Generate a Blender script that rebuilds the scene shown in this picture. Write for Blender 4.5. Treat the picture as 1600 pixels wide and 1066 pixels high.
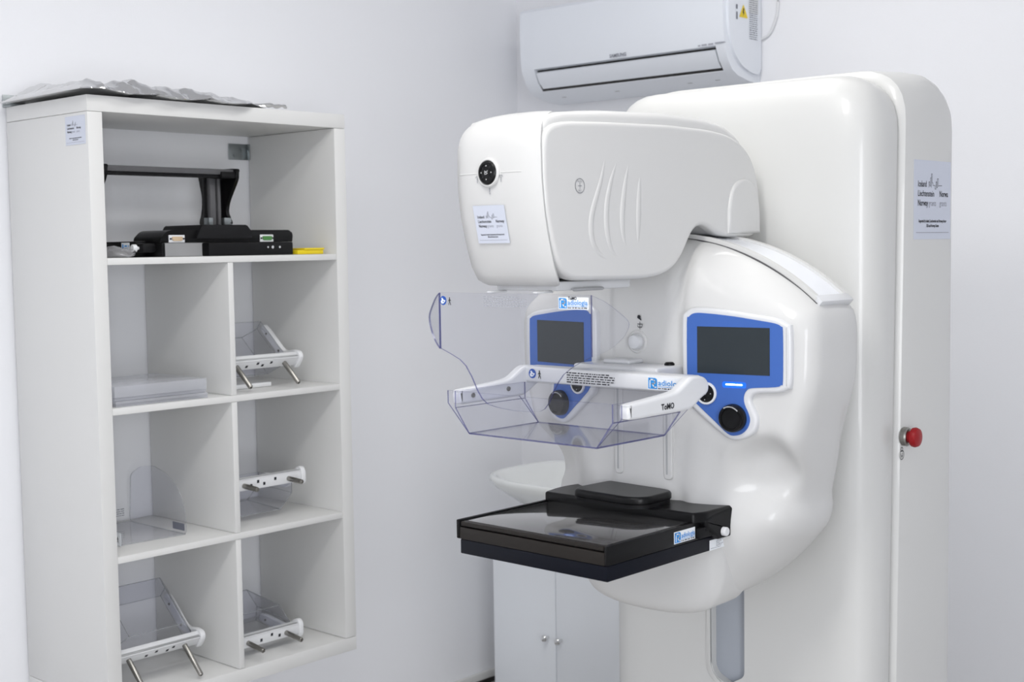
import bpy, bmesh, math, random
from mathutils import Vector, Matrix
random.seed(7)
S = bpy.context.scene
COL = S.collection
for o in list(bpy.data.objects):
    bpy.data.objects.remove(o)
V = Vector

# ------------------------------------------------------------------ camera, world, lights, exposure
XM = 1.589                       # x of the mammography unit's middle plane
cam_d = bpy.data.cameras.new('camera')
cam = bpy.data.objects.new('camera', cam_d)
COL.objects.link(cam)
S.camera = cam
yaw, pitch, roll = 0.742271589, 0.0708737798, -0.0145662162
fw = V((-math.sin(yaw)*math.cos(pitch), math.cos(yaw)*math.cos(pitch), -math.sin(pitch)))
rt0 = V((math.cos(yaw), math.sin(yaw), 0)); up0 = rt0.cross(fw)
rt = rt0*math.cos(roll) + up0*math.sin(roll)
up = -rt0*math.sin(roll) + up0*math.cos(roll)
m = Matrix((rt, up, -fw)).transposed().to_4x4()
m.translation = V((3.18758695, -1.63156961, 1.51775638))
cam.matrix_world = m
cam_d.sensor_width = 36.0
cam_d.lens = 2104.78*36.0/1600.0
cam_d.clip_start = 0.05
cam_d.dof.use_dof = True
cam_d.dof.focus_distance = 2.75
cam_d.dof.aperture_fstop = 5.6

S.view_settings.view_transform = 'Standard'
S.view_settings.look = 'None'
S.view_settings.gamma = 1.0
S.view_settings.use_curve_mapping = False
S.view_settings.exposure = 0.5
S.cycles.max_bounces = 14
S.cycles.diffuse_bounces = 7
S.cycles.glossy_bounces = 6
S.cycles.transparent_max_bounces = 40
S.cycles.use_denoising = True
S.cycles.sample_clamp_indirect = 8.0

W = bpy.data.worlds.new('world'); S.world = W
W.use_nodes = True
W.node_tree.nodes['Background'].inputs[0].default_value = (0.8, 0.87, 1.0, 1)
W.node_tree.nodes['Background'].inputs[1].default_value = 0.05

def area(name, loc, size, sizey, power, col, rot=(0, 0, 0)):
    l = bpy.data.lights.new(name, 'AREA')
    l.shape = 'RECTANGLE'; l.size = size; l.size_y = sizey
    l.energy = power; l.color = col
    o = bpy.data.objects.new(name, l); COL.objects.link(o)
    o.location = loc; o.rotation_euler = rot
    return o
CEIL = 2.75
LAMP = (1.0, 0.985, 0.955)
for lx, ly, lp in ((2.0, -0.95, 16), (1.4, 0.6, 7)):
    area('ceiling_panel_lamp', (lx, ly, CEIL-0.02), 0.30, 1.20, lp, LAMP)
area('right_wall_fill', (4.77, -2.2, 1.35), 1.6, 1.3, 46, (0.95, 0.97, 1.0), (0, math.radians(90), 0))  # added fill from the right to lift the left wall; no window there

# ------------------------------------------------------------------ materials
MATS = {}
def mat(name, col, rough=0.4, metal=0.0, coat=0.0, bump=0.0, bscale=200, spec=0.5, vary=0.0, emit=None, estr=0.0):
    m_ = bpy.data.materials.new(name); m_.use_nodes = True
    nt = m_.node_tree; b = nt.nodes['Principled BSDF']
    b.inputs['Base Color'].default_value = (*col, 1)
    b.inputs['Roughness'].default_value = rough
    b.inputs['Metallic'].default_value = metal
    b.inputs['Coat Weight'].default_value = coat
    b.inputs['Coat Roughness'].default_value = 0.035
    b.inputs['Specular IOR Level'].default_value = spec
    if emit:
        b.inputs['Emission Color'].default_value = (*emit, 1)
        b.inputs['Emission Strength'].default_value = estr
    if bump or vary:
        tc = nt.nodes.new('ShaderNodeTexCoord')
        n = nt.nodes.new('ShaderNodeTexNoise'); n.inputs['Scale'].default_value = bscale
        n.inputs['Detail'].default_value = 4
        nt.links.new(tc.outputs['Object'], n.inputs['Vector'])
        if bump:
            bp = nt.nodes.new('ShaderNodeBump'); bp.inputs['Strength'].default_value = bump
            bp.inputs['Distance'].default_value = 0.002
            nt.links.new(n.outputs['Fac'], bp.inputs['Height'])
            nt.links.new(bp.outputs['Normal'], b.inputs['Normal'])
        if vary:
            mx = nt.nodes.new('ShaderNodeMix'); mx.data_type = 'RGBA'
            mx.inputs[6].default_value = (*[c*(1-vary) for c in col], 1)
            mx.inputs[7].default_value = (*[min(1, c*(1+vary)) for c in col], 1)
            nt.links.new(n.outputs['Fac'], mx.inputs[0])
            nt.links.new(mx.outputs[2], b.inputs['Base Color'])
    MATS[name] = m_
    return m_

def acrylic(name, tint, base=0.05, gl=0.85, body=0.0, bodycol=(.7, .7, .75)):
    m_ = bpy.data.materials.new(name); m_.use_nodes = True
    nt = m_.node_tree
    for n in list(nt.nodes):
        nt.nodes.remove(n)
    out = nt.nodes.new('ShaderNodeOutputMaterial')
    tr = nt.nodes.new('ShaderNodeBsdfTransparent'); tr.inputs[0].default_value = (*tint, 1)
    g = nt.nodes.new('ShaderNodeBsdfGlossy'); g.inputs['Roughness'].default_value = 0.03
    lw = nt.nodes.new('ShaderNodeLayerWeight'); lw.inputs[0].default_value = 0.5
    pw = nt.nodes.new('ShaderNodeMath'); pw.operation = 'POWER'; pw.inputs[1].default_value = 5
    ma = nt.nodes.new('ShaderNodeMath'); ma.operation = 'MULTIPLY_ADD'
    ma.inputs[1].default_value = gl; ma.inputs[2].default_value = base
    mx = nt.nodes.new('ShaderNodeMixShader')
    L = nt.links.new
    L(lw.outputs['Facing'], pw.inputs[0]); L(pw.outputs[0], ma.inputs[0]); L(ma.outputs[0], mx.inputs[0])
    src = tr.outputs[0]
    if body:
        d = nt.nodes.new('ShaderNodeBsdfDiffuse'); d.inputs[0].default_value = (*bodycol, 1)
        m2 = nt.nodes.new('ShaderNodeMixShader'); m2.inputs[0].default_value = body
        L(tr.outputs[0], m2.inputs[1]); L(d.outputs[0], m2.inputs[2]); src = m2.outputs[0]
    L(src, mx.inputs[1]); L(g.outputs[0], mx.inputs[2]); L(mx.outputs[0], out.inputs[0])
    MATS[name] = m_
    return m_

wall_m = mat('wall_paint', (0.853, 0.860, 0.886), 0.65, bump=0.12, bscale=260, vary=0.012)
ceil_m = mat('ceiling_paint', (0.85, 0.85, 0.86), 0.8, bump=0.1)
floor_m = mat('floor_vinyl', (0.46, 0.446, 0.432), 0.35, bump=0.05, bscale=40, vary=0.12)
skirt_m = mat('skirting_white', (0.78, 0.78, 0.76), 0.4)
rubber_m = mat('dark_rubber', (0.018, 0.016, 0.015), 0.5)
lam_m = mat('white_laminate', (0.695, 0.696, 0.685), 0.38, bump=0.03, bscale=400)
shell_m = mat('white_shell', (0.64, 0.64, 0.632), 0.42, coat=0.3, spec=0.35)
shell2_m = mat('white_shell_satin', (0.655, 0.657, 0.643), 0.36, coat=0.25)
trk_m = mat('track_white', (0.80, 0.82, 0.86), 0.32, coat=0.2)
bez_m = mat('bezel_white', (0.67, 0.68, 0.70), 0.3, coat=0.3)
white_m = mat('white_plastic', (0.74, 0.75, 0.765), 0.35, coat=0.2)
greyp_m = mat('grey_plastic', (0.42, 0.43, 0.44), 0.45)
lgrey_m = mat('light_grey_plastic', (0.66, 0.67, 0.68), 0.4)
slotb_m = mat('slot_back_grey', (0.40, 0.43, 0.48), 0.55)
black_m = mat('black_plastic', (0.005, 0.005, 0.0055), 0.30, spec=0.22)
blackm_m = mat('black_matte', (0.007, 0.007, 0.008), 0.5, spec=0.2, bump=0.08, bscale=900)
navy_m = mat('blue_black_plastic', (0.004, 0.005, 0.010), 0.4, spec=0.15)
dgrey_m = mat('dark_grey_metal', (0.10, 0.10, 0.105), 0.4)
brown_m = mat('carbon_front', (0.020, 0.017, 0.015), 0.5, spec=0.2, bump=0.1, bscale=700, vary=0.15)
carbon_m = mat('carbon_plate', (0.075, 0.073, 0.072), 0.10, coat=0.9, bump=0.015, bscale=900, vary=0.1)
blue_m = mat('panel_blue', (0.045, 0.130, 0.450), 0.38)
screen_m = mat('dark_screen', (0.028, 0.036, 0.042), 0.22, spec=0.3)
led_m = mat('led_white_blue', (0.6, 0.75, 1.0), 0.4, emit=(0.55, 0.75, 1.0), estr=5.0)
ledg_m = mat('led_lens_blue', (0.01, 0.10, 0.75), 0.4, emit=(0.0, 0.10, 0.9), estr=0.7)
red_m = mat('red_plastic', (0.30, 0.006, 0.010), 0.4, spec=0.3)
steel_m = mat('brushed_steel', (0.33, 0.32, 0.30), 0.32, metal=1.0, bump=0.05, bscale=600)
zinc_m = mat('zinc_steel', (0.36, 0.39, 0.40), 0.4, metal=1.0, bump=0.1, bscale=120)
chrome_m = mat('polished_metal', (0.75, 0.75, 0.75), 0.15, metal=1.0)
foil_m = mat('silver_foil', (0.66, 0.66, 0.66), 0.12, metal=1.0, bump=0.3, bscale=90)
ceram_m = mat('white_ceramic', (0.80, 0.82, 0.81), 0.12, coat=0.5)
vani_m = mat('vanity_lacquer', (0.76, 0.79, 0.83), 0.3, coat=0.2)
ac_m = mat('ac_white', (0.78, 0.81, 0.86), 0.35)
acd_m = mat('ac_dark', (0.012, 0.011, 0.010), 0.6)
paper_m = mat('sticker_paper', (0.62, 0.655, 0.745), 0.5)
paperw_m = mat('label_white', (0.86, 0.89, 0.93), 0.4)
ink_m = mat('black_ink', (0.012, 0.013, 0.02), 0.6)
inkg_m = mat('grey_ink', (0.20, 0.21, 0.25), 0.6)
inkl_m = mat('light_grey_ink', (0.36, 0.37, 0.42), 0.6)
cyan_m = mat('logo_blue', (0.02, 0.28, 0.72), 0.5)
sign_m = mat('sign_blue', (0.010, 0.085, 0.42), 0.5)
yel_m = mat('yellow_plastic', (0.75, 0.58, 0.01), 0.45)
yelw_m = mat('warning_yellow', (0.78, 0.58, 0.02), 0.5)
beige_m = mat('connector_beige', (0.55, 0.42, 0.28), 0.4)
green_m = mat('connector_green', (0.06, 0.20, 0.05), 0.5)
edge_m = acrylic('acrylic_edge', (0.50, 0.51, 0.70), 0.06, 0.4, 0.50, (0.10, 0.10, 0.26))
clear_m = acrylic('clear_acrylic', (0.968, 0.970, 0.985), 0.020, 0.65)
edgeg_m = acrylic('acrylic_edge_grey', (0.84, 0.85, 0.86), 0.06, 0.4, 0.28, (0.45, 0.46, 0.47))
frost_m = acrylic('stacked_acrylic', (0.90, 0.91, 0.93), 0.05, 0.6, 0.34, (0.84, 0.85, 0.90))
bag_m = acrylic('clear_plastic_bag', (0.9, 0.9, 0.92), 0.12, 0.7, 0.25, (0.8, 0.8, 0.82))

# ------------------------------------------------------------------ mesh helpers
ORIG = {}
def finish(me, angle=38):
    for p in me.polygons:
        p.use_smooth = True
    me.set_sharp_from_angle(angle=math.radians(angle))

def put(name, bm, mats, parent=None, angle=38, base=None):
    """Link a bmesh (built in scene coordinates) as one object, re-centred on its base or on its thing."""
    bmesh.ops.recalc_face_normals(bm, faces=bm.faces)
    me = bpy.data.meshes.new(name)
    if parent is not None:
        org = ORIG[parent.name]
    else:
        if base is None:
            xs = [v.co.x for v in bm.verts]; ys = [v.co.y for v in bm.verts]; zs = [v.co.z for v in bm.verts]
            base = V(((min(xs)+max(xs))/2, (min(ys)+max(ys))/2, min(zs)))
        org = V(base)
    bmesh.ops.translate(bm, verts=bm.verts, vec=-org)
    bm.to_mesh(me); bm.free()
    for m_ in (mats if isinstance(mats, (list, tuple)) else [mats]):
        me.materials.append(m_)
    finish(me, angle)
    o = bpy.data.objects.new(name, me); COL.objects.link(o)
    ORIG[o.name] = org
    if parent is not None:
        o.parent = parent
    else:
        o.location = org
    return o

def thing(name, label, cat, loc, group=None):
    o = bpy.data.objects.new(name, None); COL.objects.link(o)
    o.location = loc; o['label'] = label; o['category'] = cat
    o.empty_display_size = 0.05
    if group: o['group'] = group
    ORIG[o.name] = V(loc)
    return o
def tag(o, label, cat, group=None):
    o['label'] = label; o['category'] = cat
    if group: o['group'] = group
    return o
def struct(name, bm, m_):
    o = put(name, bm, m_); o['kind'] = 'structure'; return o

def B(): return bmesh.new()
def box(bm, x0, x1, y0, y1, z0, z1, bev=0.0, seg=2, mi=0):
    vs = [bm.verts.new((x, y, z)) for x in (x0, x1) for y in (y0, y1) for z in (z0, z1)]
    q = [(0, 1, 3, 2), (4, 6, 7, 5), (0, 4, 5, 1), (2, 3, 7, 6), (0, 2, 6, 4), (1, 5, 7, 3)]
    fs = [bm.faces.new([vs[i] for i in f]) for f in q]
    for f in fs: f.material_index = mi
    if bev:
        es = list({e for f in fs for e in f.edges})
        r = bmesh.ops.bevel(bm, geom=es, offset=bev, segments=seg, profile=0.5, affect='EDGES')
        for f in r['faces']: f.material_index = mi
    return bm
def lift(plane, p, t):
    if plane == 'XZ': return V((p[0], t, p[1]))
    if plane == 'YZ': return V((t, p[0], p[1]))
    return V((p[0], p[1], t))
def prism(bm, pts, plane, a, b, bev=0.0, seg=2, mi=0, rim=None):
    n = len(pts)
    A = [bm.verts.new(lift(plane, p, a)) for p in pts]
    Bv = [bm.verts.new(lift(plane, p, b)) for p in pts]
    fa = bm.faces.new(A); fb = bm.faces.new(list(reversed(Bv)))
    fs = [bm.faces.new((A[i], Bv[i], Bv[(i+1) % n], A[(i+1) % n])) for i in range(n)]
    for f in (fa, fb): f.material_index = mi
    for f in fs: f.material_index = mi if rim is None else rim
    if bev:
        es = list(fa.edges)+list(fb.edges)
        r = bmesh.ops.bevel(bm, geom=es, offset=bev, segments=seg, profile=0.5, affect='EDGES')
        for f in r['faces']: f.material_index = mi
    return bm
def fillet(pts, r, n=5):
    out = []; N = len(pts)
    rs = r if isinstance(r, (list, tuple)) else [r]*N
    for i in range(N):
        p0 = V(pts[i-1]).to_2d(); p = V(pts[i]).to_2d(); p1 = V(pts[(i+1) % N]).to_2d()
        if rs[i] <= 0: out.append((p.x, p.y)); continue
        d0 = (p0-p); d1 = (p1-p)
        k = min(rs[i], d0.length*0.48, d1.length*0.48)
        a = p+d0.normalized()*k; c = p+d1.normalized()*k
        for j in range(n+1):
            t = j/n
            q = a*(1-t)**2+p*2*t*(1-t)+c*t*t
            out.append((q.x, q.y))
    return out
def crom(pts, n=6, closed=True):
    out = []; N = len(pts); rng = range(N if closed else N-1)
    P = [V(p) for p in pts]
    for i in rng:
        g = (lambda k: P[k % N]) if closed else (lambda k: P[max(0, min(N-1, k))])
        p0, p1, p2, p3 = g(i-1), g(i), g(i+1), g(i+2)
        for j in range(n):
            t = j/n
            out.append(0.5*((2*p1)+(p2-p0)*t+(2*p0-5*p1+4*p2-p3)*t*t+(3*p1-p0-3*p2+p3)*t**3))
    if not closed: out.append(P[-1])
    return out
def loft(bm, rings, cap0=True, cap1=True, mi=0):
    R = [[bm.verts.new(p) for p in r] for r in rings]
    n = len(R[0])
    for a, b in zip(R[:-1], R[1:]):
        for i in range(n):
            bm.faces.new((a[i], a[(i+1) % n], b[(i+1) % n], b[i])).material_index = mi
    for c, r in ((cap0, R[0]), (cap1, R[-1])):
        if c: bm.faces.new(r).material_index = mi
    return bm
def tube(bm, path, r, seg=8, flat=1.0, mi=0, ref=(0, 0, 1)):
    P = [V(p) for p in path]; rings = []
    ref = V(ref)
    for i, p in enumerate(P):
        t = (P[min(i+1, len(P)-1)]-P[max(i-1, 0)]).normalized()
        a = t.cross(ref)
        if a.length < 1e-3: a = t.cross(V((1, 0, 0)))
        a.normalize(); b = t.cross(a)
        rr = r[i] if isinstance(r, (list, tuple)) else r
        rings.append([p+a*math.cos(2*math.pi*k/seg)*rr+b*math.sin(2*math.pi*k/seg)*rr*flat for k in range(seg)])
    return loft(bm, rings, mi=mi)
def lathe(bm, prof, org, axis, seg=28, mi=0):
    ax = V(axis).normalized(); u = ax.orthogonal().normalized(); w = ax.cross(u)
    rings = [[V(org)+ax*h+(u*math.cos(2*math.pi*k/seg)+w*math.sin(2*math.pi*k/seg))*max(r, 1e-5) for k in range(seg)] for r, h in prof]
    return loft(bm, rings, mi=mi)
def quad_sheet(bm, corners, th):
    """a flat clear sheet: faces slot 0, rim slot 1"""
    c = [V(p) for p in corners]
    n = (c[1]-c[0]).cross(c[2]-c[0]).normalized()*th/2
    A = [bm.verts.new(p-n) for p in c]; D = [bm.verts.new(p+n) for p in c]
    bm.faces.new(A).material_index = 0; bm.faces.new(list(reversed(D))).material_index = 0
    N = len(c)
    for i in range(N):
        bm.faces.new((A[i], D[i], D[(i+1) % N], A[(i+1) % N])).material_index = 1
    return bm
def area2(p): return sum(p[i-1][0]*p[i][1]-p[i][0]*p[i-1][1] for i in range(len(p)))/2
def inset(pts, d):
    """outline moved inward by d (outward when negative)"""
    sg = 1 if area2(pts) > 0 else -1; n = len(pts); out = []
    for i in range(n):
        a, b, c = V(pts[i-1]), V(pts[i]), V(pts[(i+1) % n])
        t0 = (b-a).normalized(); t1 = (c-b).normalized(); t = (t0+t1)
        if t.length < 1e-6: t = t1
        t = t.normalized()
        k = 1/max(.6, math.sqrt(max(0, (1+t0.dot(t1))/2)))
        out.append((b.x-t.y*d*sg*k, b.y+t.x*d*sg*k))
    return out
def rprism(bm, pts, plane, a, b, r, seg=4, ra=None, fn=None, mi=0):
    """prism whose two caps have rounded edges (ra: radius at the a end, r at the b end)"""
    ra = r if ra is None else ra
    lf = fn or (lambda p, t: lift(plane, p, t))
    sg = 1 if b > a else -1; rings = []
    for t, rad, dirn, order in ((a, ra, sg, range(seg+1)), (b, r, -sg, range(seg, -1, -1))):
        if rad <= 0: rings.append([lf(p, t) for p in pts]); continue
        if dirn == sg: rings.append([lf(p, t) for p in inset(pts, rad+.0012)])
        for k in order:                      # k = 0 on the cap, k = seg on the side
            q = math.pi/2*k/seg
            rings.append([lf(p, t+dirn*rad*(1-math.cos(q))) for p in inset(pts, rad*(1-math.sin(q)))])
        if dirn != sg: rings.append([lf(p, t) for p in inset(pts, rad+.0012)])
    return loft(bm, rings, mi=mi)
def puts(name, bm, mats, parent, angle=38):
    """link every separate piece of a bmesh as an object of its own"""
    seen = set(); bm.verts.ensure_lookup_table(); out = []
    for v in bm.verts:
        if v in seen: continue
        comp = [v]; seen.add(v)
        for w in comp:
            for e in w.link_edges:
                o = e.other_vert(w)
                if o not in seen: seen.add(o); comp.append(o)
        n = bmesh.new(); mp = {w: n.verts.new(w.co) for w in comp}
        for f in {f for w in comp for f in w.link_faces}:
            n.faces.new([mp[w] for w in f.verts]).material_index = f.material_index
        out.append(put(name, n, mats, parent, angle))
    bm.free()
    return out
class Frame:
    """a flat print surface: origin, right and up directions"""
    def __init__(s, o, r, u):
        s.o = V(o); s.r = V(r).normalized(); s.u = V(u).normalized(); s.n = s.r.cross(s.u)
    def at(s, a, b, h=0.0): return s.o+s.r*a+s.u*b+s.n*h
def fpoly(bm, F, pts, h=0.0006, mi=0):
    f = bm.faces.new([bm.verts.new(F.at(a, b, h)) for a, b in pts]); f.material_index = mi
def frect(bm, F, a0, a1, b0, b1, h=0.0006, mi=0):
    fpoly(bm, F, [(a0, b0), (a1, b0), (a1, b1), (a0, b1)], h, mi)
def fcard(bm, F, a0, a1, b0, b1, th=0.0006, mi=0):
    lo = [bm.verts.new(F.at(a, b, 0)) for a, b in ((a0, b0), (a1, b0), (a1, b1), (a0, b1))]
    hi = [bm.verts.new(F.at(a, b, th)) for a, b in ((a0, b0), (a1, b0), (a1, b1), (a0, b1))]
    bm.faces.new(hi).material_index = mi
    bm.faces.new(lo[::-1]).material_index = mi
    for i in range(4):
        bm.faces.new((lo[i], lo[(i+1) % 4], hi[(i+1) % 4], hi[i])).material_index = mi
def stroke(bm, F, pts, w, h=0.0006, mi=0):
    for (a, b), (c, d) in zip(pts[:-1], pts[1:]):
        L = math.hypot(c-a, d-b)
        if L < 1e-9: continue
        ux, uy = (c-a)/L*w/2, (d-b)/L*w/2
        fpoly(bm, F, [(a-ux+uy, b-uy-ux), (c+ux+uy, d+uy-ux), (c+ux-uy, d+uy+ux), (a-ux-uy, b-uy+ux)], h, mi)
def circ(r, n=24, cx=0, cy=0, a0=0, a1=360):
    return [(cx+r*math.cos(math.radians(a0+(a1-a0)*k/n)), cy+r*math.sin(math.radians(a0+(a1-a0)*k/n))) for k in range(n+(0 if a1-a0 == 360 else 1))]
_txt = {}
def text_cache(s, bold=0.0, align='LEFT'):
    key = (s, align, bold)
    if key not in _txt:
        cu = bpy.data.curves.new('lettering_source', 'FONT'); cu.body = s; cu.align_x = align
        cu.size = 1.0; cu.resolution_u = 2; cu.offset = bold
        ob = bpy.data.objects.new('lettering_source', cu); COL.objects.link(ob)
        dg = bpy.context.evaluated_depsgraph_get(); dg.update()
        me = bpy.data.meshes.new_from_object(ob.evaluated_get(dg))
        _txt[key] = ([tuple(v.co) for v in me.vertices], [tuple(p.vertices) for p in me.polygons])
        bpy.data.objects.remove(ob); bpy.data.curves.remove(cu); bpy.data.meshes.remove(me)
    return _txt[key]
def text(bm, s, F, a, b, size, sx=1.0, align='LEFT', h=0.0009, mi=0, bold=0.0):
    vs, fs = text_cache(s, bold, align)
    nv = [bm.verts.new(F.at(a+x*size*sx, b+y*size, h)) for x, y, z in vs]
    for f in fs:
        try: bm.faces.new([nv[i] for i in f]).material_index = mi
        except ValueError: pass
def text_fit(bm, s, F, a, b, size, width, h=0.0009, mi=0, bold=0.0):
    w = max(v[0] for v in text_cache(s, bold)[0])
    text(bm, s, F, a, b, size, width/(w*size), 'LEFT', h, mi, bold)
def greeking(bm, F, a0, b0, width, size, h=0.0007, mi=0, fill=0.86):
    """a line of print too small to read, as short dark dashes"""
    x = a0
    while x < a0+width:
        w = random.uniform(1.2, 4.5)*size
        w = min(w, a0+width-x)
        frect(bm, F, x, x+w*fill, b0, b0+size*random.uniform(.55, .75), h, mi)
        x += w+size*0.35

# ------------------------------------------------------------------ the room
RX, RY0, RY1 = 4.8, -3.6, 1.889
struct('floor', box(B(), -0.1, RX+0.1, RY0-0.1, RY1+0.1, -0.1, 0.0), floor_m)
struct('ceiling', box(B(), -0.1, RX+0.1, RY0-0.1, RY1+0.1, CEIL, CEIL+0.1), ceil_m)
struct('wall_left', box(B(), -0.1, 0.0, RY0-0.1, RY1+0.1, 0.0, CEIL), wall_m)
struct('wall_back', box(B(), 0.0, RX, RY1, RY1+0.1, 0.0, CEIL), wall_m)
struct('wall_right', box(B(), RX, RX+0.1, RY0-0.1, RY1+0.1, 0.0, CEIL), wall_m)
struct('wall_front', box(B(), 0.0, RX, RY0-0.1, RY0, 0.0, CEIL), wall_m)
struct('baseboard_left', box(B(), 0.0005, 0.013, RY0, RY1-0.001, 0.018, 0.044, 0.003), skirt_m)
struct('baseboard_back', box(B(), 0.014, RX-0.001, RY1-0.013, RY1-0.0005, 0.018, 0.044, 0.003), skirt_m)
struct('trim_1', box(B(), 0.0005, 0.012, RY0, RY1-0.001, 0.0, 0.018), rubber_m)
struct('trim_2', box(B(), 0.013, RX-0.001, RY1-0.012, RY1-0.0005, 0.0, 0.018), rubber_m)

# ------------------------------------------------------------------ printed marks shared by several things
def radiologia(parent, F, w, h, name='logo_label', word='adiologia', tomo=False, back=True):
    """white label with a blue R emblem and the word in blue"""
    if back:
        bm = B(); fcard(bm, F, 0, w, 0, h, 0.0005)
        lab = put(name, bm, paperw_m, parent)
    else:
        lab = parent
    bm = B()
    e = h*0.86; g = h*0.07
    sq = fillet([(g, g), (g+e, g), (g+e, g+e), (g, g+e)], [0, 0, e*.3, 0], 4)
    fpoly(bm, F, sq, 0.0009, 0)
    i0 = g+e*.10
    fr = [(i0, g+e*.10), (i0+e*.8, g+e*.10), (i0+e*.8, g+e*.9), (i0, g+e*.9), (i0, g+e*.10)]
    stroke(bm, F, [(g+e*.2, g+e*.14), (g+e*.2, g+e*.84), (g+e*.62, g+e*.84), (g+e*.78, g+e*.70), (g+e*.78, g+e*.56), (g+e*.62, g+e*.46), (g+e*.46, g+e*.46), (g+e*.66, g+e*.16), (g+e*.86, g+e*.16)], e*.11, 0.0012, 1)
    text_fit(bm, word, F, g+e*1.10, h*.37, h*.60, w*.975-g-e*1.10, 0.0010, 0, 0.012)
    stroke(bm, F, [(g+e*1.08, h*.26), (w*.97, h*.26)], h*.035, 0.0010, 0)
    greeking(bm, F, g+e*1.08, h*.09, w*.97-g-e*1.08, h*.12, 0.0010, 2)
    if tomo:
        text(bm, 'ToMO', F, g+e*1.15, h*.80, h*.36, 0.95, 'LEFT', 0.0013, 2, 0.03)
    put('lettering', bm, [cyan_m, paperw_m, ink_m], lab)
    return lab

def sign_marks(parent, F, r):
    """round blue read-the-manual sign with a small black walking figure to its right"""
    bm = B()
    fpoly(bm, F, circ(r, 28), 0.0008, 0)
    fpoly(bm, F, [(a*r, b*r) for a, b in ((-.62, -.55), (-.2, -.7), (.25, -.55), (.7, -.1), (.62, .12), (.2, .1), (.1, .3), (-.25, .62), (-.5, .5), (-.42, .1), (-.7, -.1))], 0.0011, 1)
    fpoly(bm, F, circ(r*.13, 10, r*.02, -r*.2), 0.0014, 0)
    fpoly(bm, F, circ(r*.10, 10, r*.25, -r*.22), 0.0014, 0)
    cx = r*1.95
    fpoly(bm, F, circ(r*.14, 10, cx, r*.62), 0.0008, 2)
    s = r*.16
    stroke(bm, F, [(cx, r*.42), (cx, -r*.15)], s*1.6, 0.0008, 2)
    stroke(bm, F, [(cx, r*.32), (cx-r*.32, -r*.05)], s, 0.0009, 2)
    stroke(bm, F, [(cx, r*.32), (cx+r*.32, 0)], s, 0.0009, 2)
    stroke(bm, F, [(cx, -r*.15), (cx-r*.22, -r*.85)], s*1.1, 0.0009, 2)
    stroke(bm, F, [(cx, -r*.15), (cx+r*.2, -r*.5), (cx+r*.32, -r*.9)], s*1.1, 0.0009, 2)
    return put('safety_sign', bm, [sign_m, paperw_m, ink_m], parent)

def grant_sticker(parent, F, w, h, sx=1.0, cut=False):
    """pale sticker: two line-drawn skylines, country names, a bold two-line note and a rule"""
    bm = B(); fcard(bm, F, 0, w, 0, h, 0.0005)
    st = put('grant_sticker', bm, paper_m, parent)
    bm = B()
    u = h/15.0; ts = 1.62*u; k = sx
    x0 = w*.10
    text(bm, 'Iceland', F, x0, h*.665, ts, k, 'LEFT', 0.0009, 0, 0.012)
    text(bm, 'Liechtenstein', F, x0, h*.545, ts, k, 'LEFT', 0.0009, 0, 0.012)
    text(bm, 'Norway', F, x0, h*.425, ts, k, 'LEFT', 0.0009, 0, 0.018)
    text(bm, 'grants', F, x0+3.75*ts*k*.94, h*.425, ts, k, 'LEFT', 0.0009, 1)
    x1 = x0+7.1*ts*k
    text(bm, 'Norwa' if cut else 'Norway', F, x1, h*.545, ts, k, 'LEFT', 0.0009, 0, 0.018)
    text(bm, 'grants', F, x1, h*.425, ts, k, 'LEFT', 0.0009, 1)
    sky = [(0, 0), (0, 1.3), (.45, 1.3), (.45, .3), (.8, .3), (.8, 2.3), (1.25, 2.3), (1.25, 0), (1.25, 3.3), (1.7, 3.3), (1.7, 1.1), (2.1, 1.1), (2.1, .5), (3.1, .5)]
    xs = x0+3.55*ts*k
    lw = h*.006
    stroke(bm, F, [(xs+a*u*1.05*k, h*.66+b*u*.78) for a, b in sky], lw, 0.0009, 0)
    sky2 = [(0, .5), (0, -.4), (.5, -.4), (.5, 1.4), (.95, 1.4), (.95, 0), (1.2, 0), (1.2, 2.2), (1.7, 2.2), (1.7, .3), (2.0, .5), (3.6, .5)]
    xe = xs+3.3*u*k
    lim = w*.995
    pts = [(min(lim, xe+a*u*1.05*k), h*.66+b*u*.78) for a, b in sky2]
    stroke(bm, F, pts, lw, 0.0009, 0)
    a_, b_ = 'Supported by Iceland, Liechtenstein and Norway through', 'EEA and Norway Grants'
    if cut: a_ = 'Supported by Iceland, Liechtenstein and Norway throug'
    text(bm, a_, F, w*.5, h*.215, u*.78, k*.84, 'CENTER', 0.0009, 0, 0.03)
    text(bm, b_, F, w*.5, h*.155, u*.78, k*.84, 'CENTER', 0.0009, 0, 0.03)
    stroke(bm, F, [(w*.06, h*.085), (w*.94, h*.085)], h*.008, 0.0009, 1)
    put('lettering', bm, [ink_m, inkl_m], st)
    return st

# ------------------------------------------------------------------ shelving unit on the left wall
SZ = 0.41
SW, SH, SD, ST, SB = 0.765, 1.465, 0.39, 0.038, 0.016
ROW = (SH-2*ST-3*SB)/4
def ztop(k): return SZ+SH-ST-k*ROW-(k-1)*SB      # top face of shelf board k; 4 = floor of the bottom row
shelf = thing('shelving_unit', 'tall white open cube shelving unit with seven compartments fixed to the left wall', 'shelf', (SD/2, SW/2, SZ))
X0 = 0.012
for y0, y1 in ((0, ST), (SW-ST, SW)):
    put('side_panel', box(B(), X0, SD, y0, y1, SZ+ST, SZ+SH-ST, 0.0012), lam_m, shelf)
put('top_panel', box(B(), X0, SD, 0, SW, SZ+SH-ST+0.0008, SZ+SH, 0.0015), lam_m, shelf)
put('bottom_panel', box(B(), X0, SD, 0, SW, SZ, SZ+ST-0.0008, 0.0015), lam_m, shelf)
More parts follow.
